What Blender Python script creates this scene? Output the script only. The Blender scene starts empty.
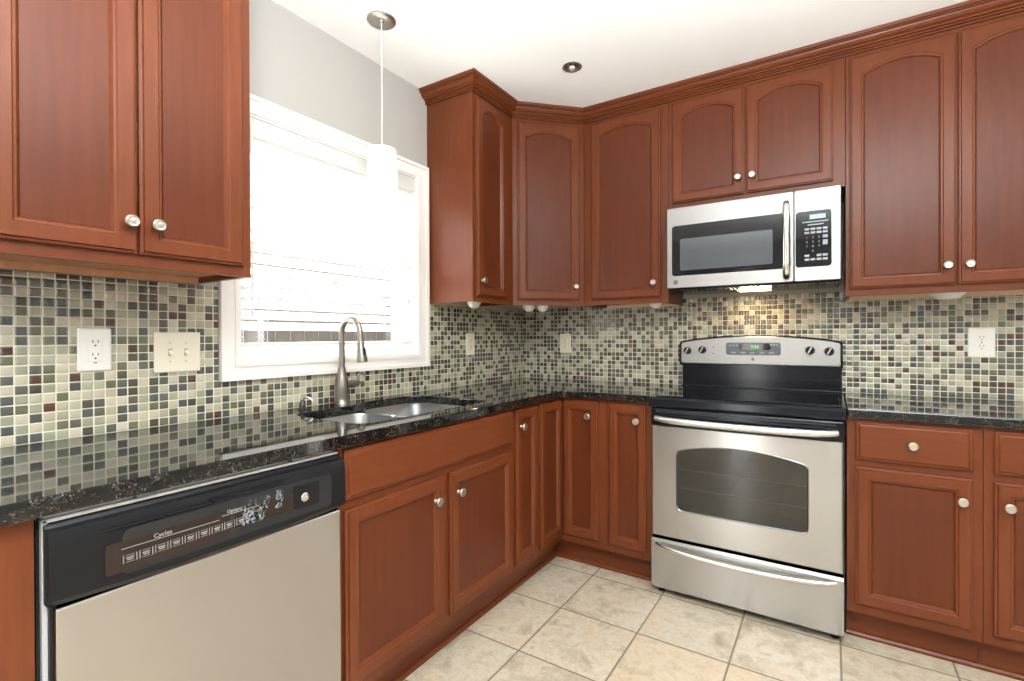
import bpy, bmesh, math, random
from math import sin, cos, pi, radians as R
from mathutils import Vector, Matrix
random.seed(7)
S = bpy.context.scene
COL = S.collection

# ------------------------------------------------------------------ camera
CAM = (1.8131, -2.9002, 1.1937); YAW, PITCH, ROLL = 0.56563, -0.00444, -0.00379; FPX = 489.39
cd = bpy.data.cameras.new('camera'); cam = bpy.data.objects.new('camera', cd); COL.objects.link(cam)
rv, fv, uv = Vector((cos(YAW), sin(YAW), 0)), Vector((-sin(YAW), cos(YAW), 0)), Vector((0, 0, 1))
fv, uv = fv*cos(PITCH)+uv*sin(PITCH), uv*cos(PITCH)-fv*sin(PITCH)
rv, uv = rv*cos(ROLL)+uv*sin(ROLL), uv*cos(ROLL)-rv*sin(ROLL)
cam.location = CAM; cam.rotation_euler = Matrix((rv, uv, -fv)).transposed().to_euler()
cd.sensor_width = 36; cd.lens = FPX/1024*36
cd.shift_x = -8.344/1024; cd.shift_y = -1.526/1024; cd.clip_start = .02
S.camera = cam

# ------------------------------------------------------------------ sky, sun, big lights, exposure
S.view_settings.view_transform = 'Standard'; S.view_settings.look = 'None'
S.view_settings.gamma = 1; S.view_settings.use_curve_mapping = False
S.view_settings.exposure = 0.0
W = bpy.data.worlds.new('sky'); S.world = W; W.use_nodes = True
W.node_tree.nodes['Background'].inputs[0].default_value = (.92, .96, 1, 1)
W.node_tree.nodes['Background'].inputs[1].default_value = 1.6
def light(name, typ, loc, rot, energy, color=(1, 1, 1), **k):
    l = bpy.data.lights.new(name, typ); l.energy = energy; l.color = color
    for a, b in k.items(): setattr(l, a, b)
    o = bpy.data.objects.new(name, l); COL.objects.link(o); o.location = loc; o.rotation_euler = rot
    return o
light('sun', 'SUN', (-4, -1.5, 5), (R(0), R(-48), R(8)), 52, (.97, .985, 1), angle=R(1))
# daylight through the narrow doorway behind the camera; side, upward and overhead fills are added
light('added_side_fill', 'AREA', (4.33, -3.7, 1.5), (R(112), 0, R(90)), 20, (.92, .97, 1), shape='RECTANGLE', size=1.9, size_y=1.3)  # fill lamp added at the unseen side window
light('doorway_daylight', 'AREA', (.78, -5.62, 1.05), (R(90), 0, 0), 16, (1, .99, .97), shape='RECTANGLE', size=.30, size_y=2.0)
light('glass_door_daylight', 'AREA', (3.35, .16, 1.05), (R(-90), 0, 0), 30, (.95, .98, 1), shape='RECTANGLE', size=.76, size_y=2.0)
light('added_upward_fill', 'AREA', (2.1, -3.0, 1.6), (pi, 0, 0), 258, (.86, .945, 1), shape='DISK', size=.9)  # added fill without a fixture, aimed up to brighten the ceiling
light('added_overhead_fill', 'AREA', (2.6, -4.0, 2.45), (0, 0, 0), 6, (.92, .97, 1), shape='RECTANGLE', size=1.2, size_y=.6)  # unseen downward fill added behind the camera

# ------------------------------------------------------------------ materials
def srgb(r, g, b):
    f = lambda c: (c/255/12.92) if c/255 <= .04045 else ((c/255+.055)/1.055)**2.4
    return (f(r), f(g), f(b), 1)
class NT:
    def __init__(s, name):
        s.m = bpy.data.materials.new(name); s.m.use_nodes = True; s.t = s.m.node_tree
        s.b = s.t.nodes['Principled BSDF']
    def n(s, typ, **k):
        nd = s.t.nodes.new(typ)
        for a, v in k.items(): setattr(nd, a, v)
        return nd
    def l(s, a, b): s.t.links.new(a, b)
    def math(s, op, a, b=None, c=None):
        nd = s.n('ShaderNodeMath', operation=op)
        for i, v in enumerate((a, b, c)):
            if v is None: continue
            if isinstance(v, (int, float)): nd.inputs[i].default_value = v
            else: s.l(v, nd.inputs[i])
        return nd.outputs[0]
    def ramp(s, fac, stops, interp='LINEAR'):
        nd = s.n('ShaderNodeValToRGB'); nd.color_ramp.interpolation = interp
        e = nd.color_ramp.elements
        e[0].position, e[0].color = stops[0]; e[1].position, e[1].color = stops[1]
        for p, c in stops[2:]:
            x = e.new(p); x.color = c
        s.l(fac, nd.inputs[0]); return nd.outputs[0]
    def mix(s, fac, a, b, blend='MIX'):
        nd = s.n('ShaderNodeMix', data_type='RGBA', blend_type=blend)
        for i, v in ((0, fac), (6, a), (7, b)):
            if isinstance(v, (int, float)): nd.inputs[i].default_value = v
            elif isinstance(v, tuple): nd.inputs[i].default_value = v
            else: s.l(v, nd.inputs[i])
        return nd.outputs[2]
    def coords(s, scale=(1, 1, 1), kind='Object'):
        tc = s.n('ShaderNodeTexCoord'); mp = s.n('ShaderNodeMapping'); mp.inputs['Scale'].default_value = scale
        s.l(tc.outputs[kind], mp.inputs[0]); return mp.outputs[0]
    def noise(s, vec, scale, detail=3, rough=.5):
        nd = s.n('ShaderNodeTexNoise'); nd.inputs['Scale'].default_value = scale
        nd.inputs['Detail'].default_value = detail; nd.inputs['Roughness'].default_value = rough
        if vec is not None: s.l(vec, nd.inputs['Vector'])
        return nd.outputs[0]
    def bump(s, h, strength, dist=.01):
        nd = s.n('ShaderNodeBump'); nd.inputs['Strength'].default_value = strength
        nd.inputs['Distance'].default_value = dist; s.l(h, nd.inputs['Height']); s.l(nd.outputs[0], s.b.inputs['Normal'])
    def set(s, **k):
        for a, v in k.items():
            i = s.b.inputs[a.replace('_', ' ')]
            if hasattr(v, 'links') or hasattr(v, 'is_linked'): s.l(v, i)
            else: i.default_value = v
        return s
def plain(name, col, rough=.5, metal=0, noise=0, nscale=30, **k):
    t = NT(name); t.set(Roughness=rough, Metallic=metal, **k)
    if noise:
        nz = t.noise(t.coords(), nscale)
        d = tuple(c*(1-noise) for c in col[:3])+(1,)
        t.set(Base_Color=t.mix(nz, d, col))
    else: t.set(Base_Color=col)
    return t.m

def wood(name, c1, c2, c3, rough=.32, vert=True):
    t = NT(name)
    sc = (22, 22, 1.6) if vert else (1.6, 22, 22)
    g = t.noise(t.coords(sc), 2.2, 5, .6)
    fine = t.noise(t.coords((160, 160, 5) if vert else (5, 160, 160)), 1.5, 3, .6)
    oi = t.n('ShaderNodeObjectInfo')
    addv = t.n('ShaderNodeVectorMath', operation='ADD'); tc = t.coords((1, 1, .55))
    t.l(tc, addv.inputs[0]); t.l(oi.outputs['Location'], addv.inputs[1])
    blot = t.noise(addv.outputs[0], 3.2, 3, .55)
    base = t.ramp(g, [(.3, c1), (.72, c2)])
    base = t.mix(t.math('MULTIPLY', t.ramp(blot, [(.38, (0, 0, 0, 1)), (.68, (1, 1, 1, 1))]), .55), base, c3)
    base = t.mix(t.math('MULTIPLY', t.ramp(fine, [(.45, (0, 0, 0, 1)), (.75, (1, 1, 1, 1))]), .07), base, (c1[0]*.6, c1[1]*.6, c1[2]*.6, 1))
    t.set(Base_Color=base, Roughness=rough)
    t.b.inputs['Coat Weight'].default_value = .1; t.b.inputs['Coat Roughness'].default_value = .3; t.b.inputs['Specular IOR Level'].default_value = .22
    t.bump(fine, .04, .002)
    return t.m
CHERRY = wood('cherry_wood', srgb(97, 46, 22), srgb(109, 56, 29), srgb(92, 43, 22))
CHERRY_H = wood('cherry_wood_horizontal', srgb(97, 46, 22), srgb(109, 56, 29), srgb(92, 43, 22), vert=False)
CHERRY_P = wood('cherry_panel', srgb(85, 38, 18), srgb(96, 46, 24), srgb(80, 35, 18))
TAN = wood('maple_veneer', srgb(190, 138, 100), srgb(206, 154, 116), srgb(196, 144, 106), .5)
PLY = plain('pale_plywood', srgb(214, 190, 160), .6, noise=.12, nscale=12)
DARKGAP = plain('black_shadow_gap', srgb(16, 15, 16), .6)

def mosaic(name, axis):
    t = NT(name); P = .0272
    tc = t.n('ShaderNodeTexCoord'); sp = t.n('ShaderNodeSeparateXYZ'); t.l(tc.outputs['Object'], sp.inputs[0])
    u = t.math('DIVIDE', sp.outputs[axis], P); v = t.math('DIVIDE', t.math('SUBTRACT', sp.outputs[2], .914), P*.96)
    fu, fv = t.math('FRACT', u), t.math('FRACT', v)
    cv = t.n('ShaderNodeCombineXYZ'); t.l(t.math('FLOOR', u), cv.inputs[0]); t.l(t.math('FLOOR', v), cv.inputs[1]); cv.inputs[2].default_value = 3.3+axis
    wn = t.n('ShaderNodeTexWhiteNoise', noise_dimensions='3D'); t.l(cv.outputs[0], wn.inputs[0])
    cols = [(0, srgb(173, 165, 144)), (.18, srgb(162, 156, 134)), (.28, srgb(147, 145, 123)), (.41, srgb(173, 162, 140)), (.47, srgb(92, 90, 70)),
            (.61, srgb(81, 80, 73)), (.75, srgb(71, 66, 54)), (.84, srgb(71, 71, 70)), (.93, srgb(76, 48, 38))]
    tile = t.ramp(wn.outputs[0], cols, 'CONSTANT')
    sp2 = t.n('ShaderNodeSeparateColor'); t.l(wn.outputs[1], sp2.inputs[0])
    hv = t.n('ShaderNodeHueSaturation'); t.l(tile, hv.inputs['Color'])
    t.l(t.math('MULTIPLY_ADD', sp2.outputs[1], .24, .88), hv.inputs['Value'])
    cu = t.math('ABSOLUTE', t.math('SUBTRACT', fu, .5)); cw = t.math('ABSOLUTE', t.math('SUBTRACT', fv, .5))
    mx = t.math('SMOOTH_MAX', cu, cw, .06)
    mask = t.ramp(mx, [(.43, (1, 1, 1, 1)), (.455, (0, 0, 0, 1))])
    t.set(Base_Color=t.mix(mask, srgb(206, 200, 180), hv.outputs[0]))
    ro = t.mix(mask, (.7, .7, .7, 1), (.045, .045, .045, 1)); t.l(ro, t.b.inputs['Roughness'])
    h = t.math('SUBTRACT', 1, t.math('POWER', t.math('MULTIPLY', mx, 2.1), 4))
    pil = t.math('MULTIPLY', t.math('ADD', t.math('MULTIPLY', cu, cu), t.math('MULTIPLY', cw, cw)), -.6)
    tilt = t.math('MULTIPLY', t.math('SUBTRACT', sp2.outputs[2], .5), t.math('MULTIPLY', fu, .12))
    t.bump(t.math('ADD', t.math('ADD', h, pil), tilt), .5, .0026)
    t.b.inputs['IOR'].default_value = 1.62
    return t.m
TILE_L, TILE_B = mosaic('glass_mosaic_left', 1), mosaic('glass_mosaic_back', 0)

def granite():
    t = NT('black_granite'); co = t.coords()
    vo = t.n('ShaderNodeTexVoronoi'); vo.inputs['Scale'].default_value = 380; t.l(co, vo.inputs['Vector'])
    sc = t.n('ShaderNodeSeparateColor'); t.l(vo.outputs['Color'], sc.inputs[0])
    nz = t.noise(co, 38, 4, .6)
    sel = t.math('MULTIPLY', t.math('GREATER_THAN', sc.outputs[0], .7), t.ramp(nz, [(.38, (0, 0, 0, 1)), (.6, (1, 1, 1, 1))]))
    spk = t.ramp(sc.outputs[1], [(0, srgb(50, 50, 48)), (.5, srgb(72, 70, 64)), (.76, srgb(104, 86, 58)), (.92, srgb(118, 114, 106))], 'CONSTANT')
    t.set(Base_Color=t.mix(sel, srgb(12, 13, 14), spk), Roughness=.04, IOR=1.55)
    return t.m
GRANITE = granite()

def floor_tile():
    t = NT('travertine_floor_tile'); P = .345
    tc = t.n('ShaderNodeTexCoord'); sp = t.n('ShaderNodeSeparateXYZ'); t.l(tc.outputs['Object'], sp.inputs[0])
    u = t.math('DIVIDE', t.math('SUBTRACT', sp.outputs[0], .808), P); v = t.math('DIVIDE', t.math('ADD', sp.outputs[1], .648), P)
    fu, fv = t.math('FRACT', u), t.math('FRACT', v)
    cv = t.n('ShaderNodeCombineXYZ'); t.l(t.math('FLOOR', u), cv.inputs[0]); t.l(t.math('FLOOR', v), cv.inputs[1])
    wn = t.n('ShaderNodeTexWhiteNoise', noise_dimensions='3D'); t.l(cv.outputs[0], wn.inputs[0])
    vm = t.n('ShaderNodeVectorMath', operation='MULTIPLY_ADD'); t.l(wn.outputs[1], vm.inputs[0]); vm.inputs[1].default_value = (9, 9, 9); t.l(tc.outputs['Object'], vm.inputs[2])
    a = t.noise(vm.outputs[0], 8, 8, .66); a.node.inputs['Distortion'].default_value = .45; b = t.noise(vm.outputs[0], 34, 6, .7)
    c = t.ramp(a, [(.3, srgb(152, 136, 114)), (.43, srgb(180, 167, 146)), (.5, srgb(196, 185, 166)), (.56, srgb(186, 171, 149)), (.63, srgb(197, 179, 154)), (.75, srgb(176, 151, 122))])
    c = t.mix(t.math('MULTIPLY', t.ramp(wn.outputs[0], [(.35, (0, 0, 0, 1)), (.8, (1, 1, 1, 1))]), .35), c, srgb(185, 158, 128))
    c = t.mix(t.math('MULTIPLY', t.ramp(b, [(.5, (0, 0, 0, 1)), (.72, (1, 1, 1, 1))]), .5), c, srgb(142, 121, 97))
    hv = t.n('ShaderNodeHueSaturation'); t.l(c, hv.inputs['Color']); t.l(t.math('MULTIPLY_ADD', wn.outputs[0], .12, .94), hv.inputs['Value'])
    cu = t.math('ABSOLUTE', t.math('SUBTRACT', fu, .5)); cw = t.math('ABSOLUTE', t.math('SUBTRACT', fv, .5))
    mx = t.math('MAXIMUM', cu, cw)
    mask = t.ramp(mx, [(.488, (1, 1, 1, 1)), (.492, (0, 0, 0, 1))])
    t.set(Base_Color=t.mix(mask, srgb(122, 108, 90), hv.outputs[0]))
    t.l(t.mix(mask, (.8, .8, .8, 1), (.32, .32, .32, 1)), t.b.inputs['Roughness'])
    h = t.math('ADD', t.ramp(mx, [(.476, (1, 1, 1, 1)), (.493, (0, 0, 0, 1))]), t.math('MULTIPLY', b, .12))
    t.bump(h, .35, .003)
    return t.m
FLOOR = floor_tile()

def steel(name, col, rough, axis=0, bump=.002, aniso=.6):
    t = NT(name); s = [3, 3, 3]; s[axis] = .6
    for i in range(3):
        if i != axis: s[i] = 420
    nz = t.noise(t.coords(tuple(s)), 1, 2, .5)
    t.set(Base_Color=col, Metallic=1)
    t.l(t.math('MULTIPLY_ADD', nz, .03, rough-.015), t.b.inputs['Roughness'])
    tg = t.n('ShaderNodeVectorTransform', vector_type='VECTOR', convert_from='OBJECT', convert_to='WORLD'); tg.inputs[0].default_value = (0, 0, 1); t.l(tg.outputs[0], t.b.inputs['Tangent'])   # brush lines run across, highlights stretch up and down
    t.b.inputs['Anisotropic'].default_value = aniso
    return t.m
STEEL = steel('brushed_stainless', srgb(180, 179, 178), .26, aniso=.85)
STEEL_MW = steel('brushed_stainless_microwave', srgb(164, 162, 160), .36, aniso=.3)
STEEL_DW = steel('brushed_stainless_warm', srgb(182, 179, 177), .26, 2, aniso=.85)
STEEL_SINK = steel('sink_stainless', srgb(158, 158, 157), .36, aniso=0)
NICKEL = plain('brushed_nickel', srgb(196, 190, 180), .28, 1, noise=.08, nscale=60)
NICKEL_D = plain('faucet_nickel', srgb(142, 137, 130), .36, 1, noise=.08, nscale=60)
CHROME = plain('polished_metal', srgb(215, 213, 210), .16, 1)
BLACK = plain('black_enamel', srgb(13, 16, 24), .14, noise=.2, Specular_IOR_Level=.32)
BLACKP = plain('black_plastic', srgb(16, 17, 20), .36, noise=.15, Specular_IOR_Level=.3)
BLACKGLASS = plain('black_glass', srgb(9, 11, 16), .05, noise=.1, Specular_IOR_Level=.4)
def oven_glass():
    t = NT('oven_glass'); t.set(Base_Color=srgb(12, 12, 12), Roughness=.035, IOR=1.95); tr = t.n('ShaderNodeBsdfTransparent'); tr.inputs[0].default_value = (.92, .92, .9, 1)
    mx = t.n('ShaderNodeMixShader'); mx.inputs[0].default_value = .4
    t.l(t.b.outputs[0], mx.inputs[1]); t.l(tr.outputs[0], mx.inputs[2]); t.l(mx.outputs[0], t.t.nodes['Material Output'].inputs[0]); return t.m
OVENGLASS = oven_glass()
MWGLASS = plain('microwave_screen_glass', srgb(74, 80, 86), .07, noise=.1, IOR=1.8)
GREYP = plain('grey_plastic', srgb(96, 98, 102), .4, noise=.1)
GREYKEY = plain('grey_key', srgb(150, 155, 162), .5, noise=.1)
WHITEP = plain('white_plastic', srgb(236, 232, 224), .35, noise=.03)
CREAMP = plain('almond_plastic', srgb(226, 217, 196), .38, noise=.03)
SLOT = plain('dark_slot', srgb(50, 46, 44), .6)
TRIMW = plain('white_trim_paint', srgb(238, 232, 226), .35, noise=.03, nscale=8)
def paint(name, col):
    t = NT(name); nz = t.noise(t.coords(), 220, 3)
    t.set(Base_Color=col, Roughness=.75); t.bump(nz, .06, .003); return t.m
WALLP = paint('greige_wall_paint', srgb(170, 164, 157))
WALLW = paint('warm_wall_paint', srgb(176, 170, 163))
CEILP = paint('ceiling_paint', srgb(250, 248, 244))
def emit(name, col, s):
    t = NT(name); t.set(Base_Color=col, Roughness=.4, Emission_Color=col, Emission_Strength=s); return t.m
SHADE = emit('glowing_opal_glass', srgb(255, 247, 232), 1.6)
LENS = emit('lit_warm_lens', srgb(255, 214, 150), 6)
DIGIT = emit('green_display_digit', srgb(90, 235, 90), .9)
LCD = emit('grey_lcd', srgb(150, 165, 175), .15)
def slat_mat():
    t = NT('white_blind_slat'); tr = t.n('ShaderNodeBsdfTranslucent'); tr.inputs[0].default_value = (.9, .9, .89, 1)
    mx = t.n('ShaderNodeMixShader'); mx.inputs[0].default_value = .5
    t.set(Base_Color=srgb(246, 244, 240), Roughness=.4)
    out = t.t.nodes['Material Output']
    t.l(t.b.outputs[0], mx.inputs[1]); t.l(tr.outputs[0], mx.inputs[2]); t.l(mx.outputs[0], out.inputs[0]); return t.m
SLAT = slat_mat()
def glass_mat():
    t = NT('window_glass'); tr = t.n('ShaderNodeBsdfTransparent'); gl = t.n('ShaderNodeBsdfGlossy'); gl.inputs['Roughness'].default_value = .02
    mx = t.n('ShaderNodeMixShader')
    out = t.t.nodes['Material Output']
    mx.inputs[0].default_value = .05; t.l(tr.outputs[0], mx.inputs[1]); t.l(gl.outputs[0], mx.inputs[2]); t.l(mx.outputs[0], out.inputs[0]); return t.m
GLASS = glass_mat()

# ------------------------------------------------------------------ mesh helpers
class MB:
    def __init__(s): s.bm = bmesh.new()
    def face(s, pts):
        return s.bm.faces.new([s.bm.verts.new(p) for p in pts])
    def box(s, x0, x1, y0, y1, z0, z1, bev=0, seg=2):
        r = bmesh.ops.create_cube(s.bm, size=1)['verts']
        for v in r:
            v.co = Vector(((x0+x1)/2+v.co.x*(x1-x0), (y0+y1)/2+v.co.y*(y1-y0), (z0+z1)/2+v.co.z*(z1-z0)))
        if bev:
            es = list({e for v in r for e in v.link_edges})
            bmesh.ops.bevel(s.bm, geom=es, offset=bev, segments=seg, affect='EDGES', profile=.5)
        return s
    def loft(s, loops, cap0=True, cap1=True, closed=True):
        vs = [[s.bm.verts.new(p) for p in L] for L in loops]
        n = len(loops[0])
        for a, b in zip(vs, vs[1:]):
            for i in range(n if closed else n-1):
                j = (i+1) % n
                s.bm.faces.new((a[i], a[j], b[j], b[i]))
        if cap0: s.bm.faces.new(list(reversed(vs[0])))
        if cap1: s.bm.faces.new(vs[-1])
        return s
    def lathe(s, prof, c=(0, 0, 0), axis='z', n=20, cap=True):
        ex = {'z': lambda r, a, h: (c[0]+r*cos(a), c[1]+r*sin(a), c[2]+h),
              'y': lambda r, a, h: (c[0]+r*cos(a), c[1]-h, c[2]+r*sin(a)),       # h points towards the viewer (-y)
              'x': lambda r, a, h: (c[0]+h, c[1]+r*cos(a), c[2]+r*sin(a))}[axis]
        s.loft([[ex(max(r, 1e-4), 2*pi*i/n, h) for i in range(n)] for r, h in prof], cap, cap)
        return s
    def tube(s, pts, rad, n=12, cap=True):
        pts = [Vector(p) for p in pts]; loops = []
        up = None
        for i, p in enumerate(pts):
            t = (pts[min(i+1, len(pts)-1)]-pts[max(i-1, 0)]).normalized()
            if up is None:
                up = Vector((0, 0, 1)) if abs(t.z) < .9 else Vector((0, 1, 0))
            a = t.cross(up).normalized(); up = a.cross(t).normalized()
            r = rad[i] if isinstance(rad, (list, tuple)) else rad
            ra, rb = r if isinstance(r, tuple) else (r, r)
            loops.append([p+a*ra*cos(2*pi*k/n)+up*rb*sin(2*pi*k/n) for k in range(n)])
        return s.loft(loops, cap, cap)
    def prism(s, pts, y0, y1, bev=0):
        """polygon in x,z extruded along y from y0 (back) to y1 (front)"""
        L = [[(x, y0, z) for x, z in pts], [(x, y1, z) for x, z in pts]]
        return s.loft(L)
    def build(s, name, mat, parent=None, loc=(0, 0, 0), rot=(0, 0, 0), smooth=None):
        bmesh.ops.recalc_face_normals(s.bm, faces=s.bm.faces)
        me = bpy.data.meshes.new(name); s.bm.to_mesh(me); s.bm.free()
        for m in (mat if isinstance(mat, (list, tuple)) else [mat]): me.materials.append(m)
        if smooth is not None:
            for p in me.polygons: p.use_smooth = True
            me.set_sharp_from_angle(angle=R(smooth))
        o = bpy.data.objects.new(name, me); COL.objects.link(o)
        o.location = loc; o.rotation_euler = rot
        if parent: o.parent = parent
        return o
def thing(name, label, cat, loc=(0, 0, 0), rz=0, group=None):
    o = bpy.data.objects.new(name, None); COL.objects.link(o); o.empty_display_size = .05
    o.location = loc; o.rotation_euler = (0, 0, rz)
    return tag(o, label, cat, group)
def tag(o, label, cat, group=None):
    o['label'] = label; o['category'] = cat
    if group: o['group'] = group
    return o
def struct(o): o['kind'] = 'structure'; return o
def rr(hx, hy, r, cx=0, cy=0, n=5):
    P = []
    for (sx, sy, a0) in ((1, 1, 0), (-1, 1, pi/2), (-1, -1, pi), (1, -1, 3*pi/2)):
        for i in range(n+1):
            a = a0+pi/2*i/n
            P.append((cx+sx*(hx-r)+r*cos(a), cy+sy*(hy-r)+r*sin(a)))
    return P
def text(body, size, parent, loc, rot, mat, name='lettering', align='CENTER', ext=.0004):
    c = bpy.data.curves.new('tmp', 'FONT'); c.body = body; c.size = size; c.align_x = align; c.extrude = ext; c.resolution_u = 2
    o = bpy.data.objects.new('tmp', c); COL.objects.link(o)
    me = bpy.data.meshes.new_from_object(o.evaluated_get(bpy.context.evaluated_depsgraph_get()))
    bpy.data.objects.remove(o); bpy.data.curves.remove(c)
    me.materials.clear(); me.materials.append(mat)
    t = bpy.data.objects.new(name, me); COL.objects.link(t); t.parent = parent; t.location = loc; t.rotation_euler = rot
    return t
FRONT = (pi/2, 0, 0)     # text facing -y

# ------------------------------------------------------------------ the room
H = 2.490; RX = 4.2; RY = -5.5
floor = struct(MB().box(-.12, RX+.12, RY-.12, .12, -.05, 0).build('floor', FLOOR))
ceiling = struct(MB().box(-.12, RX+.12, RY-.12, .12, H, H+.05).build('ceiling', CEILP))
WD0, WD1, WZ0, WZ1 = 1.0526, 1.9565, 1.1058, 2.0202          # window opening
m = MB(); T = .13
m.box(-T, 0, -WD0, .0, 0, H); m.box(-T, 0, RY, -WD1, 0, H); m.box(-T, 0, -WD1, -WD0, 0, WZ0); m.box(-T, 0, -WD1, -WD0, WZ1, H)
wall_left = struct(m.build('wall_left', WALLP))
m = MB(); TT = .008; TZ = 1.366
m.box(0, TT, -.974, 0, .80, TZ); m.box(0, TT, -2.023, -.974, .80, 1.040); m.box(0, TT, -3.3, -2.023, .80, TZ+.006)
m.build('mosaic_backsplash', TILE_L, wall_left)
m = MB(); m.box(-T, 2.95, 0, .12, 0, H); m.box(3.75, RX+.12, 0, .12, 0, H); m.box(2.95, 3.75, 0, .12, 2.08, H)
wall_back = struct(m.build('wall_back', WALLP))
MB().box(TT, 2.72, -TT, 0, .80, 1.41).build('mosaic_backsplash', TILE_B, wall_back)
# unseen side of the room: right wall with a window, front wall with a patio door
m = MB()
m.box(RX, RX+.12, RY, -4.7, 0, H); m.box(RX, RX+.12, -2.7, 0, 0, H); m.box(RX, RX+.12, -4.7, -2.7, 0, .8); m.box(RX, RX+.12, -4.7, -2.7, 2.2, H)
struct(m.build('wall_right', WALLW))
m = MB()
m.box(-T, .58, RY-.12, RY, 0, H); m.box(.98, RX+.12, RY-.12, RY, 0, H); m.box(.58, .98, RY-.12, RY, 2.1, H)
struct(m.build('wall_front', WALLW))
m = MB()
for a, b in ((.52, .60), (.96, 1.04)): m.box(a, b, RY-.09, RY+.02, 0, 2.16)
m.box(.52, 1.04, RY-.09, RY+.02, 2.08, 2.16)
struct(m.build('door_1', TRIMW))
m = MB()
for a, b in ((2.90, 2.98), (3.31, 3.37), (3.72, 3.80)): m.box(a, b, -.02, .10, 0, 2.14)
m.box(2.90, 3.80, -.02, .10, 2.06, 2.14)
struct(m.build('door_2', TRIMW))
m = MB()
for a, b in ((-4.7, -4.63), (-3.74, -3.66), (-2.77, -2.7)): m.box(RX-.02, RX+.08, a, b, .8, 2.2)
m.box(RX-.02, RX+.08, -4.7, -2.7, .8, .87); m.box(RX-.02, RX+.08, -4.7, -2.7, 2.13, 2.2)
struct(m.build('window_2', TRIMW))

# window_1 : casing, jamb, sash, glass
win = thing('window_1', 'white framed window over the sink', 'window', (0, .00248, -.01017)); win.scale = (1, 1.00872, 1.01266); win['kind'] = 'structure'
def ring_frame(m, outer, inner, x0, x1):
    (a0, a1, c0, c1), (b0, b1, e0, e1) = outer, inner     # y0,y1,z0,z1
    O = [(a0, c0), (a1, c0), (a1, c1), (a0, c1)]; I = [(b0, e0), (b1, e0), (b1, e1), (b0, e1)]
    L = [[(x0, *p) for p in O], [(x1, *p) for p in O], [(x1, *p) for p in I], [(x0, *p) for p in I]]
    m.loft(L+[L[0]], False, False)
m = MB()
ring_frame(m, (-2.004, -.972, 1.040, 2.067), (-1.945, -1.043, 1.098, 2.008), .0005, .018)
ring_frame(m, (-2.006, -.970, 1.038, 2.069), (-1.990, -.986, 1.054, 2.053), .001, .026)
ring_frame(m, (-1.957, -1.030, 1.086, 2.020), (-1.940, -1.047, 1.103, 2.003), .001, .022)
m.build('window_casing', TRIMW, win)
m = MB(); ring_frame(m, (-1.945, -1.043, 1.099, 2.008), (-1.932, -1.055, 1.112, 1.995), -.125, .012)
m.build('window_jamb', TRIMW, win)
m = MB(); ring_frame(m, (-1.931, -1.056, 1.113, 1.994), (-1.885, -1.102, 1.155, 1.95), -.12, -.085)
m.box(-.118, -.09, -1.89, -1.10, 1.545, 1.58)
m.build('window_sash', TRIMW, win)
MB().box(-.106, -.102, -1.89, -1.10, 1.15, 1.955).build('glass_pane', GLASS, win)

# blind
bl = thing('window_blind', 'white slatted horizontal blind hanging closed in the sink window', 'blind', (-.030, -1.504, 2.008)); bl.scale = (1, 1.00872, 1.01266)
MB().box(-.03, .028, -.436, .436, -.052, 0, .003).build('headrail', TRIMW, bl)
m = MB(); m.box(.031, .040, -.437, .437, -.068, .0, .003); m.build('valance', SLAT, bl)
m = MB()
k = 0; z = -.080; ang = R(36)
while z > -.795:
    w = .025
    for_pts = []
    for q in range(5):
        s_ = -1+q*.5
        bow = .003*(1-s_*s_)
        # inner edge (towards the room, +x) up, outer edge down
        for_pts.append((s_*w*cos(ang)-bow*sin(ang), s_*w*sin(ang)+bow*cos(ang)))
    top = [(p[0], p[1]+.0012) for p in for_pts]; L = for_pts+top[::-1]
    m.loft([[(x, -.4355, z+zz) for x, zz in L], [(x, .4355, z+zz) for x, zz in L]])
    z -= .0425; k += 1
m.build('slats', SLAT, bl)
MB().box(-.026, .026, -.43, .43, -.838, -.823, .003).build('bottom_rail', TRIMW, bl)
for yy in (-.33, 0, .33):
    MB().tube([(.022, yy, -.05), (.022, yy, -.82)], .0009, 6).build('ladder_cord', TRIMW, bl)
MB().tube([(.046, -.40, -.03), (.048, -.40, -.74)], .0035, 8).build('tilt_wand', plain('clear_plastic', srgb(225, 225, 222), .25), bl)
m = MB().tube([(.044, .37, -.05), (.046, .37, -.62)], .0012, 6); m.lathe([(.002, 0), (.008, -.012), (.009, -.03), (.004, -.036)], (.046, .37, -.61))
m.build('lift_cord', TRIMW, bl)
# beyond the glass
struct(MB().box(-14, -.14, -12, 9, -.35, -.3).build('ground', plain('dry_lawn', srgb(150, 140, 118), .9, noise=.3, nscale=3)))
m = MB()
for i in range(95): m.box(-4.05, -4.0, -6+i*.2, -6+i*.2+.19, -.3, 2.5)
tag(m.build('board_fence', plain('weathered_board', srgb(122, 116, 108), .85, noise=.3, nscale=6)), 'weathered board fence outside, glimpsed under the window blind', 'fence')

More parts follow.
